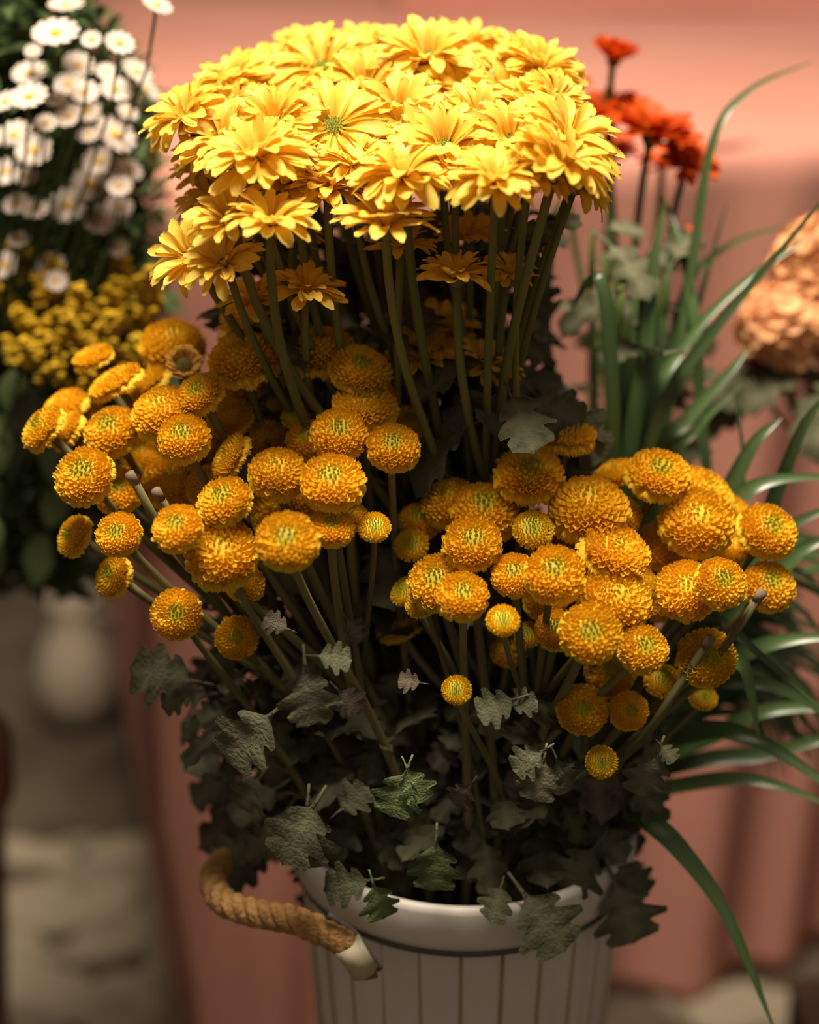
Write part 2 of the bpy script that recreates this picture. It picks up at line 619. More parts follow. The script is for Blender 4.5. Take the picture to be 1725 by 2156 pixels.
POM = {k: [pom_mesh(k, i * 7 + 1) for i in range(4)] for k in ('open', 'dome', 'flat', 'bud')}
V, F = lathe([(.03, -.42), (.10, -.40), (.2, -.33), (.42, -.24), (.62, -.16), (.66, -.10)], 14)
CALYX = mesh('calyx', V, F, M['stem'])

def withered_mesh():
    rs = random.Random(3)
    V, F, G = [], [], []
    for i in range(46):
        ph = i * GA
        u = i / 46
        out = Vector((cos(ph), sin(ph), 0))
        side = Vector((-sin(ph), cos(ph), 0))
        b = len(V)
        L = rs.uniform(.45, .7)
        for r_ in range(6):
            s = r_ / 5
            ang = radians(75) - s * radians(rs.uniform(190, 235)) * (.6 + .4 * u)
            c0 = out * (.35 + .25 * u) + out * (L * .55 * sin(s * 2.4)) + Vector((0, 0, .05 + .38 * sin(s * 2.9) * (1 - .4 * u)))
            for c in (-1, 0, 1):
                V.append(c0 + side * c * (.11 - .02 * s) + Vector((0, 0, abs(c) * .05)))
                G.append(0)
        for r_ in range(5):
            for c in range(2):
                a = b + r_ * 3 + c
                F.append((a, a + 1, a + 4, a + 3))
    b = len(V)
    for i in range(6):
        t = pi/2 * i / 5
        for k in range(14):
            a = 2*pi*k/14
            V.append((.42 * cos(t) * cos(a), .42 * cos(t) * sin(a), .22 * sin(t) + .02 * sin(5*a)))
            G.append(1)
    for i in range(5):
        for k in range(14):
            p, q = b + i*14 + k, b + i*14 + (k+1) % 14
            F.append((p, q, q + 14, p + 14))
    return mesh('florets_withered', V, F, M['wither'], G)
POM['withered'] = [withered_mesh()]

def make_pom(bunch, px, py, r, lx, ly, kind, Y, target, label, group, nleaf=3, leafkind=None, reach=.5, stem_w=.0022):
    c = at(px, py, Y)
    rad = r * mpp(c) * 1.07
    n = Vector((lx, -ly, 1)).normalized()
    base = target + Vector((R(-.035, .035), R(-.03, .03), 0))
    t = thing('pompom_chrysanthemum', base, label, 'flower', group)
    rot = frame(n, R(0, 6.28))
    hd = obj('flower_head', random.choice(POM[kind]), t, place(c, rot, (rad, rad, rad * R(.95, 1.1))))
    cx = obj('calyx', CALYX, t, place(c - n * rad * .02, rot, rad))
    a = c - n * rad * .38
    L = (a - base).length
    tgt_dir = (base - a).normalized()
    b1 = a + (-n * .35 + tgt_dir * .65).normalized() * L * .3
    wob = Vector((R(-1, 1), R(-1, 1), 0)) * .008
    b2 = base + Vector((0, 0, L * .35)) * .9 + (a - base) * .18 + wob
    pts = bez(a, b1, b2, base, 16)
    sw = stem_w * (.75 if kind == 'bud' else 1) * R(.9, 1.15)
    tube('stem', pts, lambda s: sw * (1.0 + .35 * s) * (1.25 if s < .05 else 1), M['stem'], t)
    for k in range(nleaf):
        s = R(reach, .97)
        p = pts[int(s * 16)]
        a_ = R(0, 6.28)
        d = Vector((cos(a_), sin(a_), R(-.7, .45)))
        lk = leafkind or random.choice(['leaf', 'leaf', 'leaf', 'leaf', 'dead' if R(0, 1) < .4 else 'leaf'])
        put_leaf(t, p, d, Vector((R(-.4, .4), R(-.6, .2), 1)), R(.028, .046), lk)
    return t, pts

LT = Vector((-.005, -.018, PZ - .05))
RT = Vector((.062, -.022, PZ - .05))
LEFT = [  # px, py, half width, lean x, lean to camera, kind, Y
 (197, 752, 42, -.35, .12, 'flat', .05), (245, 806, 56, -.5, .05, 'flat', .02), (312, 806, 50, -.7, .15, 'flat', .045),
 (366, 728, 66, .15, .35, 'dome', .065), (388, 770, 44, .25, .95, 'withered', .028), (528, 712, 66, -.05, .2, 'dome', .05),
 (515, 762, 74, -.12, .3, 'dome', .01), (598, 768, 40, .5, .5, 'open', .035), (684, 742, 66, -.05, .25, 'dome', .02),
 (757, 782, 64, .3, .45, 'open', 0), (655, 790, 32, .1, .35, 'bud', .05), (803, 808, 36, .8, .2, 'flat', .015),
 (422, 832, 50, -.45, .55, 'open', -.02), (345, 868, 64, -.3, .42, 'dome', -.02), (92, 905, 52, -.95, .4, 'open', -.01),
 (142, 905, 44, -.9, .3, 'open', .012), (182, 860, 36, .35, .2, 'flat', .05), (138, 858, 48, -.5, .2, 'dome', .035),
 (235, 908, 58, -.3, .6, 'open', -.012), (385, 922, 54, -.05, .75, 'open', -.04), (181, 1002, 63, -.35, .85, 'open', -.045),
 (250, 1032, 50, -.1, .75, 'open', -.02), (360, 1018, 60, .15, .5, 'dome', -.005), (488, 962, 52, -1.3, .35, 'flat', -.035),
 (550, 930, 62, 0, .25, 'dome', .012), (585, 996, 60, .1, .5, 'dome', -.055), (475, 1056, 58, -.35, .55, 'open', -.075),
 (440, 1020, 50, -.2, .4, 'dome', -.02), (650, 925, 46, -.25, .65, 'open', -.015), (716, 916, 58, .05, .65, 'open', -.04),
 (767, 856, 66, .05, .22, 'flat', -.015), (826, 942, 54, .12, .68, 'open', -.045), (860, 890, 42, .2, .55, 'open', .01),
 (697, 1016, 66, .0, .6, 'open', -.07), (620, 880, 32, .12, .45, 'bud', .0), (572, 842, 48, .05, .4, 'bud', .035),
 (505, 826, 42, -.1, .3, 'dome', .05), (250, 1127, 47, -.25, 1.0, 'open', -.07), (376, 1110, 52, -.3, .8, 'open', -.095),
 (156, 1130, 44, -1.35, .9, 'open', -.035), (241, 1213, 44, -1.0, .9, 'open', -.05), (375, 1294, 52, -.05, 1.6, 'open', -.07),
 (500, 1344, 44, 0, 1.5, 'open', -.06), (470, 1165, 74, .05, .9, 'dome', -.085), (603, 1141, 64, .03, .85, 'open', -.115),
 (697, 1112, 46, .08, .55, 'open', -.08), (790, 1112, 36, 0, .9, 'bud', -.075), (515, 1228, 40, .2, .7, 'dome', -.06),
 (738, 1085, 36, .2, .5, 'dome', -.045), (590, 1075, 60, 0, .5, 'dome', -.03), (480, 880, 48, -.2, .5, 'dome', .01),
 (300, 960, 46, -.2, .5, 'dome', .02), (420, 950, 50, .1, .4, 'dome', .005), (655, 1045, 50, .1, .5, 'dome', -.03), (545, 1310, 36, 0, .6, 'bud', -.03)]
RIGHT = [
 (1190, 922, 64, .02, -.05, 'flat', .0), (1116, 1004, 70, 0, .38, 'open', -.03), (1045, 1032, 46, -.1, .3, 'dome', 0),
 (948, 1058, 60, -.2, .35, 'dome', -.02), (1020, 1078, 70, 0, .45, 'open', -.035), (1238, 1072, 82, -.03, .35, 'dome', -.04),
 (1305, 1082, 46, .35, .35, 'dome', -.02), (1120, 1116, 46, .08, .75, 'bud', -.06), (996, 1147, 60, 0, .7, 'open', -.07),
 (884, 1096, 44, -.1, .5, 'open', -.02), (866, 1150, 38, -.2, .9, 'bud', -.04), (1300, 996, 44, -.35, .05, 'flat', .0),
 (1388, 1004, 66, .1, .4, 'open', -.02), (1474, 1050, 72, .55, .4, 'dome', 0), (1470, 1104, 76, .05, .75, 'dome', -.035),
 (1397, 1150, 58, -.2, .6, 'dome', -.02), (1618, 1121, 62, .35, .6, 'open', -.03), (1545, 1155, 44, -.3, .6, 'dome', -.01),
 (1620, 1232, 54, .3, .85, 'open', -.045), (1297, 1162, 72, .35, .35, 'flat', -.065), (1205, 1165, 54, .1, .5, 'dome', -.03),
 (1082, 1210, 48, -.1, .75, 'open', -.08), (1166, 1207, 62, .05, .85, 'open', -.095), (920, 1227, 62, -.25, .75, 'open', -.075),
 (976, 1257, 54, 0, .65, 'open', -.1), (852, 1245, 36, -.8, .5, 'bud', -.05), (890, 1270, 38, -.5, .6, 'bud', -.07),
 (838, 1318, 48, -.4, .1, 'flat', -.02), (1296, 1266, 76, .3, .7, 'dome', -.085), (1242, 1336, 63, .05, 1.1, 'open', -.12),
 (1356, 1366, 52, .3, .9, 'open', -.105), (1170, 1327, 44, -.1, .85, 'open', -.075), (1112, 1336, 32, -.4, .6, 'bud', -.055),
 (1060, 1309, 37, .02, .9, 'bud', -.115), (960, 1454, 33, 0, 1.4, 'bud', -.115), (1448, 1242, 64, -.05, .85, 'dome', -.07),
 (1518, 1226, 54, .35, 1.0, 'open', -.085), (1392, 1262, 46, .0, .7, 'dome', -.04), (1490, 1388, 60, .15, 1.3, 'open', -.075),
 (1396, 1432, 42, .1, .5, 'bud', -.06), (1226, 1497, 52, .05, 1.1, 'open', -.085), (1326, 1498, 40, .15, 1.4, 'open', -.085),
 (1285, 1418, 52, 0, 1.0, 'open', -.055), (1482, 1470, 32, .2, .6, 'bud', -.05), (1265, 1606, 36, .25, 1.8, 'bud', -.125),
 (1072, 1372, 36, 0, .6, 'dome', -.04), (1340, 1230, 46, .1, .5, 'dome', -.04), (1540, 1080, 40, .3, .5, 'dome', .01),
 (1150, 1265, 44, 0, .6, 'dome', -.05), (1240, 1140, 50, 0, .5, 'dome', -.02)]
SPECIAL = {
 (388, 770): 'withered pompom chrysanthemum with curled florets around a hollow brown centre',
 (488, 962): 'pompom chrysanthemum tipped on its side beside a dried twig end',
 (92, 905): 'pompom chrysanthemum leaning furthest out towards the goldenrod',
 (197, 752): 'small flat pompom chrysanthemum standing alone before the goldenrod',
 (375, 1294): 'pompom chrysanthemum facing outward just above the dark lobed leaf and red cloth',
 (470, 1165): 'large ragged deep orange pompom chrysanthemum drooping over bare stems',
 (603, 1141): 'crisp round pompom chrysanthemum with green eye beside the ragged orange one',
 (1190, 922): 'flat pompom chrysanthemum standing highest on its stem below the dusty leaf',
 (1242, 1336): 'crisp fully open pompom chrysanthemum with coarse green centre florets',
 (1265, 1606): 'lone pompom bud on a low side branch near the bucket',
 (960, 1454): 'small round yellow pompom bud low among bare stems, over the bucket middle',
 (1060, 1309): 'green-centred pompom bud on a pale stem beside the crisp open bloom',
 (1618, 1121): 'pompom chrysanthemum nearest the strap leaves, above a bare cut stem',
 (1166, 1207): 'pompom chrysanthemum with splayed lower florets and wide green centre',
}
KL = {'open': ('open yellow pompom with a green eye, %s', 'open pompoms, %s'),
      'dome': ('dense domed golden pompom, %s', 'domed pompoms, %s'),
      'flat': ('shallow flat-topped yellow pompom, %s', 'flat pompoms, %s'),
      'bud': ('small tight greenish pompom bud, %s', 'pompom buds, %s'),
      'withered': ('%s', '%s')}
allstems = []
for bunch, data, tg, wh in (('L', LEFT, LT, 0), ('R', RIGHT, RT, 0)):
    for (px, py, r, lx, ly, kind, Y) in data:
        if bunch == 'L':
            wh = ('goldenrod side of the rope-handle bunch' if px < 300 else 'crowning the rope-handle bunch under the daisies' if py < 880 else
                  'inner edge of the rope-handle bunch' if px > 640 else 'low front of the rope-handle bunch' if py > 980 else 'middle of the rope-handle bunch')
        else:
            wh = ('low among bare stems near strap leaves' if py > 1290 else 'outer side of the bunch by the strap leaves' if px > 1350 else
                  'atop the bunch by the strap leaves' if py < 1100 else 'inner edge of the bunch by the strap leaves' if px < 1040 else 'middle of the bunch by the strap leaves')
        lab, grp = KL[kind][0] % wh, KL[kind][1] % wh
        if (px, py) in SPECIAL:
            lab, grp = SPECIAL[(px, py)], None
        back = Y > -.05
        t, pts = make_pom(bunch, px, py, r, lx, ly, kind, Y, tg + Vector((0, .02 if back else 0, 0)), lab, grp, nleaf=4 if back else 3,
                          reach=.42 if back else .6)
        allstems.append((t, pts))

# ------------------------------------------------------------------ daisy chrysanthemums
def petal_mesh(seed, width=.31, m='daisy', notch=.05):
    rs = random.Random(seed)
    rows, cols = 10, 6
    V, F, G = [], [], []
    cup = rs.uniform(.05, .11)
    arch = rs.uniform(-.02, .16)
    tip = rs.uniform(-.05, .16)
    tw = rs.uniform(-.12, .12)
    ph = rs.uniform(0, 6)
    for i in range(rows + 1):
        s = i / rows
        wd = width * .5 * (.28 + .72 * min(1, s * 1.7) ** .8) * (1 - max(0, (s - .66) / .34) ** 4 * .60)
        for j in range(cols + 1):
            c = -1 + 2 * j / cols
            x = s - (notch * (1 - abs(c) * 1.6) if s > .99 and abs(c) < .6 else 0) - .05 * s * abs(c) ** 3
            y = wd * c
            z = arch * sin(s * pi) - tip * s ** 3 + cup * (c * c) * (1.1 - s * .8) - .010 * cos(c * 9) * s + tw * y * s + .012 * sin(7 * s + ph) * c
            V.append((x, y, z))
            G.append(max(0, 1 - s * 2.2) * .7 if m == 'red' else 0)
    for i in range(rows):
        for j in range(cols):
            a = i * (cols + 1) + j
            F.append((a, a + cols + 1, a + cols + 2, a + 1))
    return mesh('petal', V, F, M[m], G)
PET = [petal_mesh(i) for i in range(6)]
V, F = [], []
for i in range(7):
    t = pi / 2 * i / 6
    for k in range(16):
        a = 2 * pi * k / 16
        V.append(Vector((.19 * cos(t) * cos(a), .19 * cos(t) * sin(a), .10 * sin(t))))
for i in range(6):
    for k in range(16):
        p, q = i*16 + k, i*16 + (k+1) % 16
        F.append((p, q, q + 16, p + 16))
for i in range(70):
    u = sqrt((i + .5) / 70)
    a = i * GA
    x, y = .185 * u * cos(a), .185 * u * sin(a)
    z = .10 * sqrt(max(0, 1 - u*u))
    b = len(V)
    for (dx, dy, dz) in ((.014, 0, 0), (-.007, .012, 0), (-.007, -.012, 0), (0, 0, .032)):
        V.append(Vector((x + dx, y + dy, z + dz)))
    F += [(b, b+1, b+3), (b+1, b+2, b+3), (b+2, b, b+3)]
DISC = mesh('disc', V, F, M['disc'])
V, F = lathe([(.03, -.22), (.08, -.2), (.13, -.13), (.19, -.06), (.2, 0.0)], 14)
DCAL = mesh('daisy_calyx', V, F, M['dstem'])

def make_daisy(px, py, r, lx, ly, Y, label, group, cup=0, rows=((18, -3, 1.14), (16, 12, 1.12), (14, 28, 1.02), (8, 48, .82)), lk=3, pet=None, disc=None, stemmat='dstem', name='daisy_chrysanthemum', target=None):
    pet = pet or PET
    c = at(px, py, Y)
    rad = r * mpp(c)
    n = Vector((lx, -ly, 1)).normalized()
    base = (target or Vector((PX + .01, .035, PZ - .05))) + Vector((R(-.05, .05), R(-.03, .03), 0))
    t = thing(name, base, label, 'flower', group)
    rot = frame(n, R(0, 6.28))
    obj('disc', disc or DISC, t, place(c + n * rad * .03, rot, rad * 1.2))
    obj('calyx', DCAL, t, place(c + n * rad * .01, rot, rad * 1.05))
    for (cnt, el, ln) in (rows[:2] if (px, py) in ((704, 272), (682, 150)) else rows):
        o0 = R(0, 6.28)
        for k in range(cnt):
            a = o0 + 2*pi*k/cnt + R(-.12, .12)
            e = radians(el + cup + R(-13, 13))
            lr = Matrix.Rotation(a, 4, 'Z') @ Matrix.Translation((.13, 0, .01 + el * .0008)) @ Matrix.Rotation(-e, 4, 'Y') @ Matrix.Rotation(R(-.3, .3), 4, 'X')
            s = ln * R(.84, .98) * .87
            obj('petal', random.choice(pet), t, Matrix.Translation(c) @ rot @ Matrix.Scale(rad, 4) @ lr @ Matrix.Diagonal((s, s * R(.9, 1.15), s, 1)))
    a = c - n * rad * .18
    L = (a - base).length
    b1 = a + (-n * .5 + Vector((0, 0, -.5))).normalized() * L * .3
    b2 = base + Vector((0, 0, L * .45)) + (a - base) * .12
    pts = bez(a, b1, b2, base, 18)
    sw = .0023 * R(.9, 1.15)
    tube('stem', pts, lambda s: sw * (1 + .3 * s), M[stemmat], t)
    for k in range(lk):
        s = R(.28, .9)
        p = pts[int(s * 18)]
        a_ = R(0, 6.28)
        put_leaf(t, p, Vector((cos(a_), sin(a_), R(-.5, .6))), Vector((R(-.4, .4), R(-.6, .2), 1)), R(.035, .06), 'leaf')
    return t, pts

DOME = [ # top and middle of the dome
 (392, 250, 92, -.55, .35, .05), (495, 180, 88, -.4, .3, .09), (590, 150, 88, -.2, .2, .125), (682, 150, 112, -.1, .5, .095), (645, 108, 78, -.1, .1, .15),
 (760, 108, 88, 0, .1, .15), (905, 130, 118, 0, .38, .10), (830, 110, 80, 0, .1, .14), (985, 105, 88, .1, .15, .14), (1075, 130, 84, .2, .15, .13), (1135, 150, 96, .35, .3, .09),
 (1165, 215, 80, .5, .4, .055), (560, 235, 100, -.25, .45, .075), (580, 268, 104, -.15, .6, .035), (704, 272, 112, -.02, .75, .03), (845, 240, 100, .05, .55, .05), (960, 195, 92, .1, .4, .08),
 (1060, 205, 92, .15, .4, .07), (935, 318, 118, .02, .5, .01), (1072, 305, 108, .1, .6, .015), (1190, 300, 116, .5, .5, .005), (470, 300, 96, -.35, .5, .03), (800, 310, 80, .0, .5, .04),
 (540, 338, 116, -.15, .3, -.01), (640, 330, 84, 0, .4, .02), (850, 375, 108, -.1, .18, -.02), (690, 405, 92, 0, .05, .005), (1045, 385, 96, .05, .25, -.04), (960, 370, 84, 0, .25, -.01),
 (1180, 350, 116, .55, .15, -.03), (1215, 395, 78, .7, .1, 0)]
LOW = [(425, 365, 66, -.5, .2, .08), (455, 425, 84, -.5, .4, .06), (405, 545, 96, -.9, .7, .02), (490, 468, 100, -.25, .25, .0), (570, 475, 100, .1, .12, -.02), (475, 560, 84, -.4, .6, -.005),
 (812, 482, 108, -.05, .05, -.01), (845, 525, 74, .1, -.05, .03), (645, 622, 84, .15, .2, .02), (545, 640, 84, -.25, .15, .03), (962, 588, 82, 0, .02, .0), (1070, 580, 60, .25, .2, .03),
 (930, 700, 84, 0, .35, .07), (895, 762, 84, -.15, .12, .05), (1020, 780, 84, .25, .1, .04), (620, 500, 60, .2, .1, .06), (520, 690, 64, -.2, .1, .06), (990, 500, 70, 0, .2, .06)]
DSP = {(704, 272): 'yellow daisy chrysanthemum turned outward with its round green disc in full view',
       (905, 130): 'yellow daisy chrysanthemum on the dome crown with petals half hiding its disc',
       (682, 150): 'yellow daisy chrysanthemum high on the dome, olive disc showing through parted petals',
       (392, 250): 'yellow daisy chrysanthemum spreading from the dome towards the white asters',
       (1180, 350): 'yellow daisy chrysanthemum with long petals jutting towards the red daisies',
       (1045, 385): 'yellow daisy chrysanthemum on a thick straight stem at the dome\'s lower rim',
       (405, 545): 'yellow daisy chrysanthemum facing sideways lowest before the bare pink cloth edge',
       (812, 482): 'wide flat yellow daisy chrysanthemum seen edge-on beneath the dome',
       (962, 588): 'half-open yellow daisy chrysanthemum upright on a pale stem below the dome',
       (1020, 780): 'dark golden daisy chrysanthemum low over the pompoms with drooping petals'}
dstems = []
def dome_where(px, py):
    if py < 135: return 'on the back crown of the dome against the pink tabletop'
    if py > 330: return 'along the lower rim of the dome, stem in view'
    if px < 620: return 'on the aster side of the dome'
    if px > 1030: return 'on the red daisy side of the dome'
    return 'amid the front of the dome, petals overlapping its neighbours'
def low_where(px, py):
    if px < 600: return 'on a side stem above the withered pompom'
    if py > 650: return 'deep in shade just above the pompoms'
    return 'on a short stem beneath the dome\'s lower rim'
DOME += [(620, 205, 90, -.2, .5, .085), (770, 190, 96, 0, .5, .08), (1010, 255, 92, .1, .5, .045), (860, 295, 88, 0, .55, .03), (1120, 240, 92, .3, .5, .05), (500, 250, 88, -.4, .5, .06),
 (745, 350, 84, 0, .35, .01), (620, 385, 80, -.1, .2, .01), (1120, 370, 88, .25, .2, -.02), (455, 215, 84, -.5, .3, .08), (440, 320, 78, -.6, .3, .04), (1235, 335, 70, .8, .3, .01)]
for (px, py, r, lx, ly, Y) in DOME:
    r *= 1.1
    lab = DSP.get((px, py))
    dstems.append(make_daisy(px, py, r, lx, ly, Y, lab or 'bright yellow daisy chrysanthemum ' + dome_where(px, py), None if lab else 'daisies ' + dome_where(px, py), lk=2))
for (px, py, r, lx, ly, Y) in LOW:
    r *= 1.1
    Y -= .02
    lab = DSP.get((px, py))
    dstems.append(make_daisy(px, py, r, lx, ly, Y, lab or 'golden daisy chrysanthemum ' + low_where(px, py), None if lab else 'daisies ' + low_where(px, py), cup=6,
                             rows=((15, 4, 1.1), (13, 20, 1.04), (9, 40, .88)), lk=3))

# extra dark leaves low on the daisy stems and named leaves of the photograph
for (t, pts) in dstems:
    for k in range(3):
        i = random.randint(6, 17)
        a_ = R(0, 6.28)
        put_leaf(t, pts[i], Vector((cos(a_), sin(a_), R(-.6, .4))), Vector((R(-.5, .5), R(-.8, 0), 1)), R(.04, .065), random.choice(['leaf', 'leaf', 'leaf']))

def nearest(p):
    return min(allstems + dstems, key=lambda s: min((q - p).length for q in s[1]))
def hand_leaf(p0, p1, Y0, Y1, kind, up=(0, -.8, .6)):
    a, b = at(*p0, Y0), at(*p1, Y1)
    t, pts = nearest(a)
    d = b - a
    s = d.length / 1.15
    q = min(pts, key=lambda q: (q - a).length)
    me = random.choice(LV[kind])
    return obj('leaf', me, t, place(a + d * .12, frame_x(d, Vector(up)), (s * 1.1, s * 1.5, s * 1.1)))
HL = [((640, 1370), (655, 1525), -.125, -.14, 'leaf'), ((650, 1380), (735, 1385), -.122, -.125, 'leaf'), ((600, 1478), (470, 1600), -.11, -.125, 'leaf'),
 ((440, 1440), (285, 1405), -.05, -.06, 'leaf'), ((420, 1450), (345, 1480), -.05, -.06, 'leaf'), ((680, 1665), (600, 1800), -.10, -.13, 'leaf'), ((650, 1665), (640, 1830), -.1, -.12, 'leaf'),
 ((865, 1600), (820, 1720), -.115, -.125, 'greenleaf'), ((850, 1600), (890, 1690), -.115, -.125, 'greenleaf'), ((920, 1745), (915, 1880), -.11, -.12, 'greenleaf'),
 ((780, 1840), (810, 1940), -.115, -.125, 'greenleaf'), ((800, 1850), (690, 1870), -.11, -.118, 'leaf'), ((1160, 1570), (1080, 1620), -.13, -.135, 'leaf'), ((1150, 1575), (1130, 1690), -.13, -.14, 'leaf'),
 ((1165, 1580), (1205, 1670), -.13, -.135, 'leaf'), ((1105, 1465), (1005, 1500), -.12, -.125, 'leaf'), ((1060, 1490), (1130, 1475), -.12, -.122, 'leaf'), ((1395, 1560), (1345, 1680), -.09, -.10, 'leaf'),
 ((1385, 1560), (1420, 1600), -.09, -.10, 'leaf'), ((1080, 1850), (1190, 2000), -.10, -.125, 'leaf'), ((1060, 1850), (1040, 1925), -.10, -.122, 'leaf'), ((1280, 1820), (1345, 1990), -.07, -.085, 'leaf'),
 ((1270, 1800), (1370, 1900), -.06, -.07, 'leaf'), ((1090, 830), (1230, 880), -.0, -.01, 'leaf'), ((1120, 840), (1150, 890), 0, -.01, 'leaf'), ((720, 1290), (765, 1350), -.07, -.075, 'dead'),
 ((1270, 1760), (1190, 1880), -.08, -.09, 'leaf'), ((560, 1620), (500, 1700), -.07, -.08, 'leaf'), ((540, 1700), (620, 1790), -.07, -.08, 'leaf'), ((700, 1440), (760, 1500), -.08, -.085, 'dead'),
 ((1080, 480), (1160, 485), .0, -.01, 'leaf'), ((1060, 520), (1140, 560), .02, .02, 'leaf'), ((900, 1440), (840, 1430), -.09, -.09, 'dead'),
 ((620, 1330), (560, 1300), -.08, -.08, 'dead'), ((1000, 1640), (950, 1700), -.1, -.1, 'dead'), ((700, 1720), (770, 1660), -.09, -.09, 'leaf'), 
 ((500, 1480), (420, 1520), -.04, -.05, 'leaf'), ((520, 1400), (470, 1460), -.04, -.05, 'leaf')]
for h in HL:
    hand_leaf(*h)
def twig_leaf(t, p, q, kind, size):
    if (p - q).length > .012:
        tube('petiole', [q, q.lerp(p, .5) + Vector((0, 0, .004)), p], .0009, M['stem'], t, 5)
    a_ = R(0, 6.28)
    d = (p - q).normalized() * .6 + Vector((cos(a_), sin(a_), R(-.9, .1)))
    obj('leaf', random.choice(LV[kind]), t, place(p + d.normalized() * size * .2, frame_x(d, Vector((R(-.5, .5), R(-1, 0), .7))), size))
# fill the heart of both bunches with more of their own leaves
for i in range(330):
    y = R(1330, 1860)
    f = (y - 1330) / 530
    x = R(430 + 190 * f, 1420 - 170 * f)
    Y = R(-.03, .07) - .02 * f
    p = at(x, y, Y)
    if p.z < PZ + .005 and (Vector((p.x - PX, p.y)).length > .085):
        continue
    t, pts = nearest(p)
    q = min(pts, key=lambda q: (q - p).length)
    if (q - p).length > .07:
        continue
    twig_leaf(t, p, q, random.choice(['leaf', 'leaf', 'leaf', 'leaf', 'dead']), R(.028, .046))
for i in range(36):   # the outer side above the rope handle
    y = R(1360, 1780)
    f = (y - 1360) / 420
    p = at(R(420, 520) + 160 * f, y, R(-.05, .02))
    t, pts = nearest(p)
    q = min(pts, key=lambda q: (q - p).length)
    twig_leaf(t, p, q, random.choice(['leaf', 'leaf', 'leaf']), R(.03, .046))
# dark leaves deep behind the daisy stems
for i in range(420):
    p = at(R(500, 1170), R(440, 1080), R(.06, .14))
    t, pts = min(dstems, key=lambda s: min((q - p).length for q in s[1]))
    q = min(pts[3:], key=lambda q: (q - p).length)
    if (q - p).length > .05:
        continue
    d = (p - q).normalized() * .7 + Vector((R(-1, 1), R(-.2, 1), R(-.8, .4)))
    put_leaf(t, q, d, Vector((R(-.5, .5), R(-1, 0), .7)), R(.028, .044), 'leaf')
# bare cut stems
for i, (a, b, lab) in enumerate([((275, 1000), (330, 1100), 'bare cut stem with pale end beside an open pompom, higher of the pair'), ((330, 1035), (370, 1105), 'bare cut stem with pale end just above a crisp round pompom'),
                   ((1605, 1248), (1500, 1400), 'bare cut stem crossing the pompom nearest the strap leaves'), ((1495, 1345), (1380, 1520), 'bare cut stem crossing an orange pompom above the strap leaf tangle'), ((528, 940), (500, 960), 'dried twig end poking up behind the tipped pompom')]):
    Y0 = -.085 if i > 1 else -.06
    if i == 4: Y0 = -.025
    p0, p1 = at(*a, Y0), at(*b, Y0 + .01)
    base = (LT if i in (0, 1, 4) else RT) + Vector((R(-.02, .02), R(-.02, .02), 0))
    t = thing('cut_stem', base, lab, 'stem')
    pts = [p0] + bez(p1, p1 + (p1 - p0) * .8, base + (p1 - base) * .3 + Vector((0, 0, .05)), base, 10)
    tube('stalk', pts, .0025, M['stem'], t)
    d = (p0 - p1).normalized()
    tube('cut_end', [p0 - d * .006, p0 + d * .0012], .00285, M['bark'], t)

# ------------------------------------------------------------------ strap leaves
def blade(parent, pts, wid, m, name='blade', tipfrac=.45):
    P = catmull(pts, 8)
    n = len(P)
    V, F, G = [], [], []
    for i, p in enumerate(P):
        s = i / (n - 1)
        t = (P[min(i+1, n-1)] - P[max(i-1, 0)]).normalized()
        side = t.cross(CAMV(p)).normalized()
        side = (side + Vector((0, 0, 1)).cross(t) * .6 * (1 if side.dot(Vector((0, 0, 1)).cross(t)) > 0 else -1)).normalized()
        nn = side.cross(t)
        wd = wid * min(1, .55 + s * 2) * (1 if s < 1 - tipfrac else max(.03, ((1 - s) / tipfrac)) ** .6)
        for c in (-1, 0, 1):
            V.append(p + side * wd * c + nn * (abs(c) * wd * .35))
            G.append(.6 if c == 0 else 0)
    for i in range(n - 1):
        for c in range(2):
            a = i*3 + c
            F.append((a, a+1, a+4, a+3))
    o = obj(name, mesh('blade', V, F, M[m], G), parent)
    return o
def CAMV(p):
    return Vector((.25, -.9, .35))
GB = Vector((.095, .055, PZ - .04))
g1 = thing('strap_leaf_plant', GB, 'upright tuft of broad dark strap leaves in front of the red daisies', 'plant')
g2 = thing('strap_leaf_plant', GB + Vector((.01, -.04, 0)), 'arching tuft of long narrow strap leaves spilling over the bucket side', 'plant')
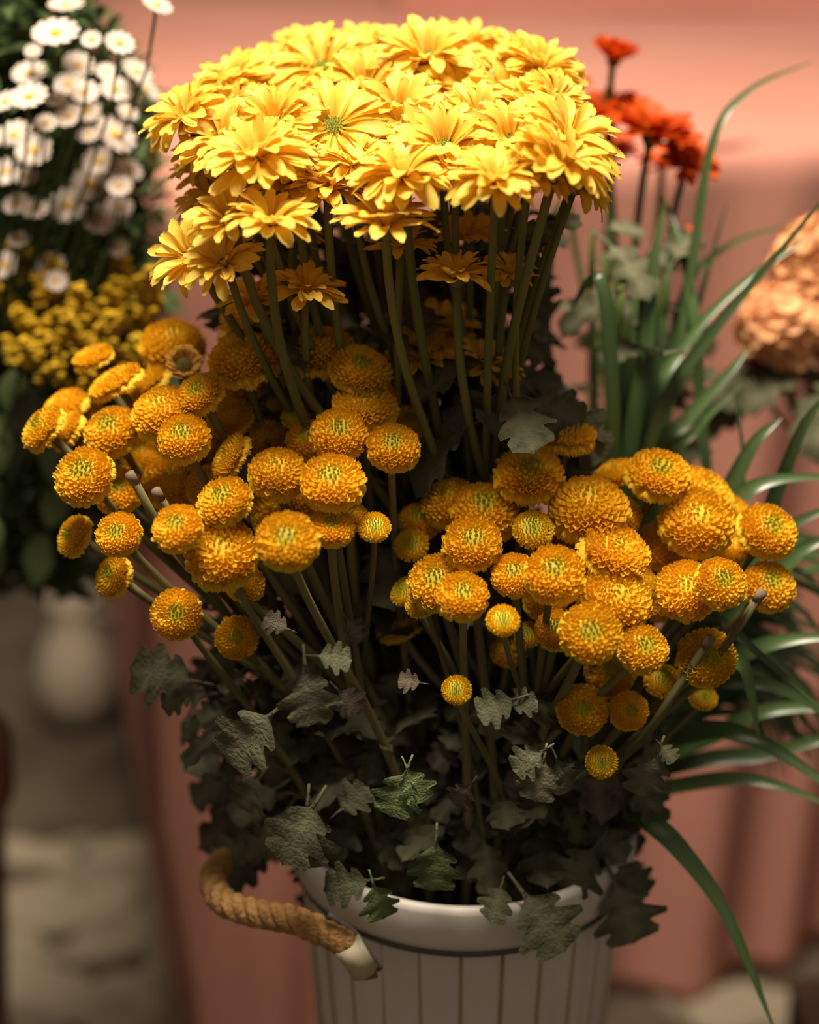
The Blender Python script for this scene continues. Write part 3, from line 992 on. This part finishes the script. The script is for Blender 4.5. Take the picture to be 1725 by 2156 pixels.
UP = [ # pixel path, Y start/end, half width, material
 ([(1275, 1500), (1290, 1000), (1280, 700), (1262, 590), (1232, 600), (1203, 652)], .06, .10, .0062, 'blade'),
 ([(1290, 1500), (1320, 1000), (1355, 760), (1375, 560), (1400, 420)], .07, .14, .007, 'blade'),
 ([(1300, 1500), (1335, 1000), (1390, 700), (1410, 520)], .08, .16, .007, 'blade'),
 ([(1300, 1500), (1345, 1050), (1400, 850), (1500, 700), (1600, 580), (1760, 390)], .06, .10, .005, 'blade'),
 ([(1310, 1500), (1360, 1000), (1420, 780), (1470, 640), (1530, 430)], .09, .2, .0045, 'blade'),
 ([(1280, 1500), (1270, 1000), (1220, 860), (1170, 790)], .05, .09, .005, 'blade'),
 ([(1320, 1500), (1375, 1000), (1450, 880), (1530, 790), (1575, 735)], .08, .12, .006, 'blade'),
 ([(1460, 1250), (1470, 800), (1450, 600), (1415, 470), (1385, 395)], .1, .2, .005, 'blade'),
 ([(1320, 1500), (1400, 900), (1450, 600), (1500, 300), (1580, 190), (1710, 130)], .1, .22, .0042, 'blade'),
 ([(1320, 1500), (1390, 900), (1440, 620), (1540, 515), (1680, 470)], .1, .24, .004, 'blade'),
 ([(1310, 1500), (1370, 900), (1440, 730), (1560, 600), (1720, 490)], .08, .16, .0045, 'blade'),
 ([(1280, 1500), (1300, 950), (1330, 720), (1345, 560)], .1, .16, .007, 'blade'),
 ([(1260, 1500), (1280, 1000), (1300, 800), (1300, 620)], .11, .17, .008, 'blade'),
 ([(1330, 1500), (1400, 1020), (1470, 900), (1560, 810)], .07, .1, .005, 'blade'),
 ([(1330, 1500), (1360, 980), (1400, 800), (1470, 690)], .12, .18, .006, 'blade'),
 ([(1240, 1500), (1230, 1000), (1150, 750), (1160, 500), (1180, 420)], .12, .15, .006, 'blade')]
for (pp, y0, y1, wd, m) in UP:
    pts = [GB + Vector((R(-.015, .015), R(-.01, .01), 0))] + [at(x, y, y0 + (y1 - y0) * i / (len(pp) - 1)) for i, (x, y) in enumerate(pp)]
    blade(g1, pts, wd * .8, m)
ARCH = [
 ([(1310, 1705), (1352, 1722), (1430, 1790), (1530, 1930), (1630, 2165)], -.03, -.10, .0068, 'blade'),
 ([(1300, 1690), (1400, 1660), (1540, 1640), (1640, 1655), (1760, 1700)], .02, -.02, .0050, 'blade'),
 ([(1330, 1600), (1480, 1540), (1580, 1555), (1680, 1610), (1790, 1690)], .0, -.06, .0058, 'blade'),
 ([(1350, 1560), (1450, 1450), (1560, 1435), (1660, 1460), (1780, 1530)], .0, -.03, .0058, 'blade'),
 ([(1400, 1500), (1500, 1400), (1560, 1400), (1580, 1460), (1597, 1548)], -.04, -.05, .0050, 'blade'),
 ([(1380, 1540), (1450, 1360), (1510, 1310), (1600, 1380), (1740, 1500)], -.01, -.05, .0040, 'blade'),
 ([(1350, 1560), (1470, 1430), (1580, 1370), (1680, 1345), (1790, 1345)], .02, .0, .0060, 'blade'),
 ([(1360, 1500), (1480, 1140), (1560, 1045), (1640, 1010), (1790, 1005)], .03, .04, .0056, 'blade'),
 ([(1360, 1500), (1520, 1250), (1620, 1150), (1680, 1100), (1770, 1060)], .03, .03, .0052, 'blade'),
 ([(1360, 1500), (1550, 1280), (1640, 1200), (1700, 1150), (1790, 1120)], .02, .03, .0060, 'blade'),
 ([(1350, 1500), (1480, 1150), (1540, 1020), (1590, 930), (1645, 880)], .03, .06, .0060, 'blade'),
 ([(1360, 1500), (1560, 1200), (1640, 1020), (1690, 900), (1750, 820)], .04, .05, .0052, 'blade'),
 ([(1400, 1450), (1540, 1150), (1565, 1000), (1555, 880), (1540, 800)], .05, .08, .0016, 'blade'),
 ([(1340, 1620), (1480, 1560), (1600, 1500), (1720, 1490), (1800, 1500)], .03, .02, .0050, 'blade'),
 ([(1330, 1650), (1480, 1600), (1600, 1590), (1720, 1560), (1800, 1550)], .04, .03, .0055, 'blade')]
for (pp, y0, y1, wd, m) in ARCH:
    pts = [GB + Vector((R(-.01, .02), R(-.05, -.01), 0))] + [at(x, y, y0 + (y1 - y0) * i / (len(pp) - 1)) for i, (x, y) in enumerate(pp)]
    blade(g2, pts, wd, m)
for i in range(84):
    ex, ey = R(1620, 1830), R(1120, 1620)
    mx_, my_ = R(1480, 1560), 0
    my_ = 1520 - (1600 - ey) * .55 - R(20, 110)
    Y1 = R(.02, .12)
    pts = [GB + Vector((R(-.01, .02), R(-.04, .0), 0)), at(R(1330, 1370), R(1560, 1640), .03), at(mx_, my_, .04 + Y1 * .4), at((mx_ + ex) / 2 + 20, (my_ + ey) / 2 - R(0, 40), .04 + Y1 * .7), at(ex, ey + R(0, 60), .05 + Y1)]
    blade(g2, pts, R(.0024, .0046), random.choice(['blade', 'blade', 'blade', 'blade', 'blade']))

# ------------------------------------------------------------------ red daisies behind
RPET = [petal_mesh(40 + i, .34, 'red', .02) for i in range(4)]
V, F = lathe([(.001, .10), (.08, .10), (.16, .06), (.19, 0)], 14)
RDISC = mesh('red_disc', V, F, M['reddisc'])
RTG = Vector((.13, .12, PZ - .04))
for (px, py, r, lx, ly, Y, cup, lab) in [
  (1292, 130, 70, .15, .0, .24, 30, 'red orange daisy on the tallest thin stem before the pink tabletop'),
  (1205, 178, 46, .2, .2, .24, 10, 'red daisy peeking out behind the yellow daisy dome'),
  (1372, 290, 112, .25, .1, .2, 8, 'broad orange red daisy seen edge-on upon a thick green stem'),
  (1285, 255, 98, -.1, .15, .24, 8, 'dark red daisy tucked behind the broad orange red one'),
  (1448, 350, 74, .4, .5, .2, 8, 'glowing orange daisy lowest on the red daisy bunch, facing outward'),
  (1290, 325, 66, 0, .1, .27, 6, 'deep red daisy in shade beneath the broad orange red one'),
  (1395, 350, 56, 0, .1, .27, 6, 'brown-red daisy in shade behind the glowing orange one')]:
    make_daisy(px, py, r, lx, ly, Y, lab, None, cup=cup, rows=((20, 4, 1.05), (18, 18, 1.0), (14, 34, .9)), lk=1, pet=RPET, disc=RDISC, stemmat='redstem', name='red_daisy', target=RTG)
c = at(1455, 512, .25)
t = thing('red_daisy_bud', RTG, 'small closed orange bud beside the upright strap leaves', 'bud')
V, F = lathe([(.001, .012), (.003, .0115), (.0062, .007), (.0055, .001), (.003, -.004)], 12)
obj('petals', mesh('bud_petals', V, F, M['red']), t, Matrix.Translation(c))
tube('stem', bez(c, c + Vector((0, 0, -.1)), RTG + Vector((.02, 0, .2)), RTG), .0014, M['redstem'], t)
# leafy stems around the red daisies
for i in range(9):
    x0 = R(1190, 1420)
    p0 = at(x0, R(480, 640), R(.12, .24))
    base = RTG + Vector((R(-.03, .03), R(-.03, .03), 0))
    t = thing('leafy_stem', base, 'leafy green stem among the red daisy stalks', 'stem', 'leafy stems among the red daisies')
    pts = bez(p0, p0 + Vector((0, 0, -.1)), base + Vector((0, 0, .15)), base, 12)
    tube('stalk', pts, .0022, M['redstem'], t)
    for k in range(6):
        a_ = R(0, 6.28)
        put_leaf(t, pts[random.randint(0, 10)], Vector((cos(a_), sin(a_), R(-.3, .6))), Vector((R(-.4, .4), R(-.6, .2), 1)), R(.035, .055), random.choice(['leaf', 'leaf', 'leaf']))

# ------------------------------------------------------------------ peach hydrangeas
def floret_mesh():
    V, F, G = [], [], []
    for k in range(5):
        a = 2 * pi * k / 5
        d = Vector((cos(a), sin(a), 0))
        sd = Vector((-sin(a), cos(a), 0))
        b = len(V)
        for i in range(4):
            s = i / 3
            for c in (-1, 0, 1):
                V.append(d * s * .95 + sd * c * (.1 + .5 * sin(s * 2.3)) + Vector((0, 0, .28 * s * s + .12 * c * c * s + .06 * ((k % 2) * 2 - 1) * s)))
                G.append(s * .8)
        for i in range(3):
            for c in range(2):
                q = b + i*3 + c
                F.append((q, q+1, q+4, q+3))
    return mesh('floret', V, F, M['peach'], G)
FLO = floret_mesh()
PB = Vector((.47, .22, .54))
for (px, py, r, Y, lab) in [(1735, 560, 118, .26, 'big peach hydrangea ball half hidden behind a long strap leaf'), (1650, 690, 105, .24, 'smaller peach hydrangea ball hanging above the crimson bud'), (1745, 690, 60, .22, 'pale peach hydrangea tuft tucked under the big ball')]:
    c = at(px, py, Y)
    rad = r * mpp(c)
    t = thing('peach_hydrangea', PB, lab, 'flower')
    nf = 95
    for i in range(nf):
        z = 1 - 1.75 * (i + .5) / nf
        q = sqrt(1 - z*z)
        n = Vector((q * cos(i*GA), q * sin(i*GA), z))
        k = R(.82, 1.0)
        obj('floret', FLO, t, place(c + n * rad * k * .88, frame(n + Vector((R(-.4, .4), R(-.4, .4), R(-.2, .4))), R(0, 6)), rad * R(.2, .27)))
    V, F = lathe([(.02, .6), (.4, .5), (.6, .1), (.5, -.4), (.1, -.7)], 12)
    obj('flower_core', mesh('hydrangea_core', V, F, M['redstem']), t, place(c, Matrix(), rad))
    tube('stem', bez(c + Vector((0, 0, -rad*.5)), c + Vector((.01, 0, -.14)), PB + Vector((0, 0, .15)), PB), .0035, M['stem'], t)
    for k in range(7):
        a_ = R(0, 6.28)
        put_leaf(t, c + Vector((R(-.01, .02), 0, -rad * R(.8, 1.5))), Vector((cos(a_), sin(a_), R(-.6, .1))), Vector((0, -.3, 1)), R(.045, .07), 'leaf')
c = at(1592, 782, .23)
t = thing('crimson_carnation', PB, 'small crimson carnation below the peach hydrangeas', 'flower')
for i in range(16):
    a = i * GA
    n = Vector((cos(a) * sqrt(i / 16), sin(a) * sqrt(i / 16), .6))
    o = obj('petal', RPET[i % 4], t, place(c, frame_x(n, (0, 0, 1)), .014))
    o.data = o.data.copy(); o.data.materials[0] = M['crimson']
tube('stem', bez(c, c + Vector((.02, 0, -.08)), PB + Vector((0, 0, .1)), PB), .0018, M['redstem'], t)
b2 = make_bucket(Vector((.47, .22, CRATE)), .40, 'second white bucket behind the strap leaves, holding peach hydrangeas')

# ------------------------------------------------------------------ white asters and goldenrod
def aster_mesh():
    V, F = [], []
    for k in range(22):
        a = 2*pi*k/22 + (k % 2) * .1
        d = Vector((cos(a), sin(a), 0)); sd = Vector((-sin(a), cos(a), 0))
        b = len(V)
        for i in range(4):
            s = i / 3
            for c in (-1, 1):
                V.append(d * (.2 + .8 * s) + sd * c * .11 * (.5 + sin(s * 2.6) * .7) + Vector((0, 0, .12 * s + .04 * (k % 2))))
        for i in range(3):
            q = b + i*2
            F.append((q, q+1, q+3, q+2))
    return mesh('rays', V, F, M['white'])
AST = aster_mesh()
V, F = lathe([(.001, .18), (.14, .16), (.26, .08), (.29, 0), (.1, -.15), (.03, -.3)], 12)
EYE = mesh('eye', V, F, M['yeye'])
AB = Vector((-.45, .30, .42))
for (px, py, r, lx, ly) in [(118, 72, 44, 0, .5), (193, 84, 20, 0, 1), (252, 92, 28, .4, .8), (330, 12, 30, .5, .4), (70, 108, 16, 0, .8), (62, 155, 32, -.1, .6), (165, 138, 30, .3, .8),
 (145, 178, 28, -.2, .9), (178, 195, 28, .1, .8), (62, 205, 36, -.1, .6), (12, 215, 28, -.3, .6), (245, 190, 30, .3, .7), (288, 152, 30, .7, .5), (310, 190, 26, 1.0, .4), (97, 260, 21, 0, .9),
 (145, 245, 28, -.2, .8), (185, 235, 26, .2, .8), (30, 285, 36, -.2, .6), (72, 318, 35, 0, .9), (186, 283, 22, 0, .7), (243, 285, 40, .9, .8), (12, 362, 28, 0, 1), (55, 372, 22, 0, .9), (210, 340, 32, 0, .9),
 (272, 358, 26, .8, .7), (190, 388, 35, 0, 1.1), (252, 392, 24, .1, .9), (143, 433, 35, -.1, 1.2), (212, 462, 32, .2, 1), (250, 436, 26, .3, .9), (75, 440, 26, 0, .7), (35, 430, 26, -.2, .7), (250, 525, 18, 0, .9),
 (105, 565, 32, -.3, 1), (10, 560, 30, -.3, .9), (118, 592, 22, .2, 1), (40, 505, 20, 0, .6), (140, 12, 34, 0, .3), (268, 238, 20, .6, .6), (225, 152, 20, .2, .8), (120, 210, 20, 0, .7)]:
    Y = R(.16, .225)
    c = at(px, py, Y)
    wh = 'beside the pink tabletop' if px > 235 else 'just above the goldenrod' if py > 420 else 'at the top of the bushy bunch' if py < 160 else 'facing outward low in the bushy bunch' if py > 300 else 'in the thick of the bushy bunch'
    lab = ('open white aster with a yellow eye ' if r >= 25 else 'tiny half-open white aster ') + wh
    t = thing('white_aster', AB, lab, 'flower', lab[:60])
    rot = frame(Vector((lx, -ly, 1)), R(0, 6))
    rad = r * mpp(c) * 1.15
    obj('rays', AST, t, place(c, rot, rad))
    obj('eye', EYE, t, place(c, rot, rad))
    tube('stem', bez(c, c + Vector((0, 0, -.08)), AB + (c - AB) * .3 + Vector((0, 0, .08)), AB, 8), .0011, M['afol'], t, 5)

def leaf_cloud(name, pts, m, size, label, cat):
    V, F = [], []
    for p in pts:
        a_, e_ = R(0, 6.28), R(-.6, .9)
        d = Vector((cos(a_) * cos(e_), sin(a_) * cos(e_), sin(e_)))
        rot = frame_x(d, Vector((R(-.5, .5), R(-.9, .2), 1)))
        s = size * R(.6, 1.3)
        b = len(V)
        for (x, y, z) in ((0, 0, 0), (.35, .17, .03), (.35, -.17, .03), (.7, .14, .02), (.7, -.14, .02), (1, 0, -.08), (.35, 0, -.02), (.7, 0, -.03)):
            V.append(p + rot @ (Vector((x, y, z)) * s))
        F += [(b, b+6, b+1), (b, b+2, b+6), (b+1, b+6, b+7, b+3), (b+6, b+2, b+4, b+7), (b+3, b+7, b+5), (b+7, b+4, b+5)]
    o = obj(name, mesh(name, V, F, m), kind='stuff')
    return tag(o, label, cat)
pts = []
for i in range(2600):
    py = R(-60, 640)
    wl = 330 - max(0, 200 - py) * .75
    px = R(-120, wl)
    pts.append(at(px, py, R(.24, .36)))
leaf_cloud('aster_foliage', pts, M['afol'], .021, 'fine dark green leaves crowding the white aster bunch', 'foliage')

GBASE = Vector((-.44, .28, .42))
def goldenrod(px, py, ang, L, Y, lab, grp):
    c0 = at(px, py, Y * .62 if Y < .5 else Y * .62)
    m = mpp(c0)
    t = thing('goldenrod_spray', GBASE, lab, 'flower', grp)
    d = Vector((sin(ang), R(-.3, .1), cos(ang)))
    V, F = [], []
    for i in range(72):
        s = R(0, 1)
        w_ = (1 - s * .65) * L * .55 * m
        p = c0 + d * (s - .5) * L * m * 1.5 + Vector((R(-1, 1) * w_, R(-1, 1) * w_, R(-1, 1) * w_ * .6))
        r = R(.0020, .0040)
        b = len(V)
        for k in range(6):
            a = pi * k / 3
            V.append(p + Vector((cos(a) * r, sin(a) * r, .3 * r)))
        V += [p + Vector((0, 0, -r)), p + Vector((0, 0, r * .8))]
        for k in range(6):
            F += [(b + k, b + (k+1) % 6, b + 7), (b + (k+1) % 6, b + k, b + 6)]
    obj('florets', mesh('goldenrod_florets', V, F, M['gold']), t, kind='stuff')
    e = c0 - d * L * m * .7
    tube('stem', [c0 + d * L * m * .6] + bez(e, e + Vector((0, 0, -.06)), GBASE + Vector((0, 0, .12)), GBASE, 8), .0012, M['afol'], t, 5)
for (px, py, a, L, Y) in [(110, 630, -.5, 80, .30), (165, 655, .2, 70, .28), (230, 640, .4, 80, .30), (300, 615, .5, 85, .30), (255, 590, .1, 60, .34), (70, 690, -.7, 70, .27), (150, 710, 0, 70, .26), (225, 700, .4, 70, .27),
  (60, 560, -.4, 80, .36), (20, 640, -.5, 60, .33), (280, 740, .5, 50, .27), (190, 790, .1, 45, .25), (80, 760, -.4, 70, .25), (310, 660, .6, 60, .31), (120, 590, -.1, 60, .33), (30, 740, -.4, 40, .27)]:
    goldenrod(px, py, a, L, Y, 'feathery yellow goldenrod spray below the white asters', 'goldenrod below the asters')
for (px, py, a, L, Y) in [(25, 40, -.3, 80, .6), (60, 75, .3, 60, .58), (15, 110, -.4, 80, .58), (100, 30, .2, 50, .62), (15, 175, -.3, 50, .6)]:
    goldenrod(px, py, a, L, Y, 'yellow goldenrod spray rising behind the white asters', 'goldenrod behind the asters')
for (px, py, a, L, Y) in [(302, 250, .2, 50, .56), (308, 340, .2, 46, .56), (300, 380, .1, 40, .56)]:
    goldenrod(px, py, a, L, Y, 'yellow goldenrod spray showing between asters and the pink tabletop', 'goldenrod beside the tabletop')
pts = []
for i in range(1500):
    py = R(600, 1230)
    px = R(-140, 330 - max(0, py - 800) * .33)
    pts.append(at(px, py, R(.225, .34)))
leaf_cloud('goldenrod_foliage', pts, M['afol'], .030, 'dense dark leaves under the goldenrod sprays', 'foliage')
for (px, py, s, k) in [(R(-30, 130), R(820, 1230), R(.03, .045), random.choice(['greenleaf', 'greenleaf', 'leaf'])) for _ in range(18)]:
    p = at(px, py, R(.17, .23))
    V, F, G = [], [], []
    for i in range(11):
        q = i / 10
        wd = .30 * sin(pi * q ** .8) ** .8
        for c in (-1, 0, 1):
            V.append((q - .5, wd * c, -.25 * (q - .3) ** 2 + .1 * abs(c) * wd))
            G.append(.6 if c == 0 else 0)
    for i in range(10):
        for c in range(2):
            a = i*3 + c
            F.append((a, a+3, a+4, a+1))
    t = thing('broad_leaf_stem', GBASE, 'broad soft green leaf hanging below the goldenrod', 'leaf', 'broad leaves below the goldenrod')
    obj('leaf', mesh('broad_leaf', V, F, M[k], G), t, place(p, frame_x((R(-.5, .5), -.2, -1), (R(-.3, .3), -1, .3)), s))
    tube('stalk', bez(p + Vector((0, .005, s * .4)), p + Vector((0, .02, s * .9)), GBASE + Vector((0, 0, .1)), GBASE, 8), .0012, M['afol'], t, 5)
# their clay pot
cp = thing('clay_pot', (-.455, .29, 0), 'brown clay pot holding the asters and goldenrod', 'pot')
V, F = lathe([(.001, .003), (.085, .003), (.09, .01), (.115, .36), (.118, .40)], 48)
obj('body', mesh('body', V, F, M['clay']), cp, Matrix.Translation((-.455, .29, 0)))
V, F = lathe([(.112, .395), (.126, .40), (.128, .44), (.122, .446), (.114, .44), (.11, .38), (.0, .37)], 48)
obj('rim', mesh('rim', V, F, M['clay']), cp, Matrix.Translation((-.455, .29, 0)))

# pale jug standing on the ground far behind
jp = gpoint(172, 1520)
jg = thing('ceramic_jug', jp, 'pale ceramic jug standing on the dark ground behind the table', 'jug')
V, F = lathe([(.001, .002), (.036, .002), (.046, .012), (.056, .05), (.055, .09), (.043, .125), (.029, .15), (.026, .172), (.032, .19), (.028, .19), (.022, .172), (.02, .15)], 32)
obj('body', mesh('body', V, F, M['paper']), jg, Matrix.Translation(jp))
tube('handle', catmull([jp + Vector((.028, 0, .165)), jp + Vector((.06, 0, .16)), jp + Vector((.075, 0, .12)), jp + Vector((.052, 0, .075))], 6), .007, M['paper'], jg, 8)
# wooden crate under each bucket
for cx, cy, lab in ((PX, 0, 'slatted wooden crate carrying the pompom bucket'), (.47, .22, 'slatted wooden crate carrying the hydrangea bucket')):
    t = thing('wooden_crate', (cx, cy, 0), lab, 'crate')
    for k in range(5):
        V, F = [], []
        box((cx - .104 + .052 * k, cy, CRATE - .006), (.046, .25, .012), V, F)
        obj('slat', mesh('slat', V, F, M['brown'], smooth=False), t)
    for sy in (-1, 1):
        for k in range(3):
            V, F = [], []
            box((cx, cy + sy * .118, .028 + k * .055), (.25, .012, .045), V, F)
            obj('board', mesh('board', V, F, M['brown'], smooth=False), t)
        for sx in (-1, 1):
            V, F = [], []
            box((cx + sx * .112, cy + sy * .104, .084), (.022, .016, .168), V, F)
            obj('post', mesh('post', V, F, M['brown'], smooth=False), t)

for o in bpy.data.objects:
    if '_o' in o:
        del o['_o']
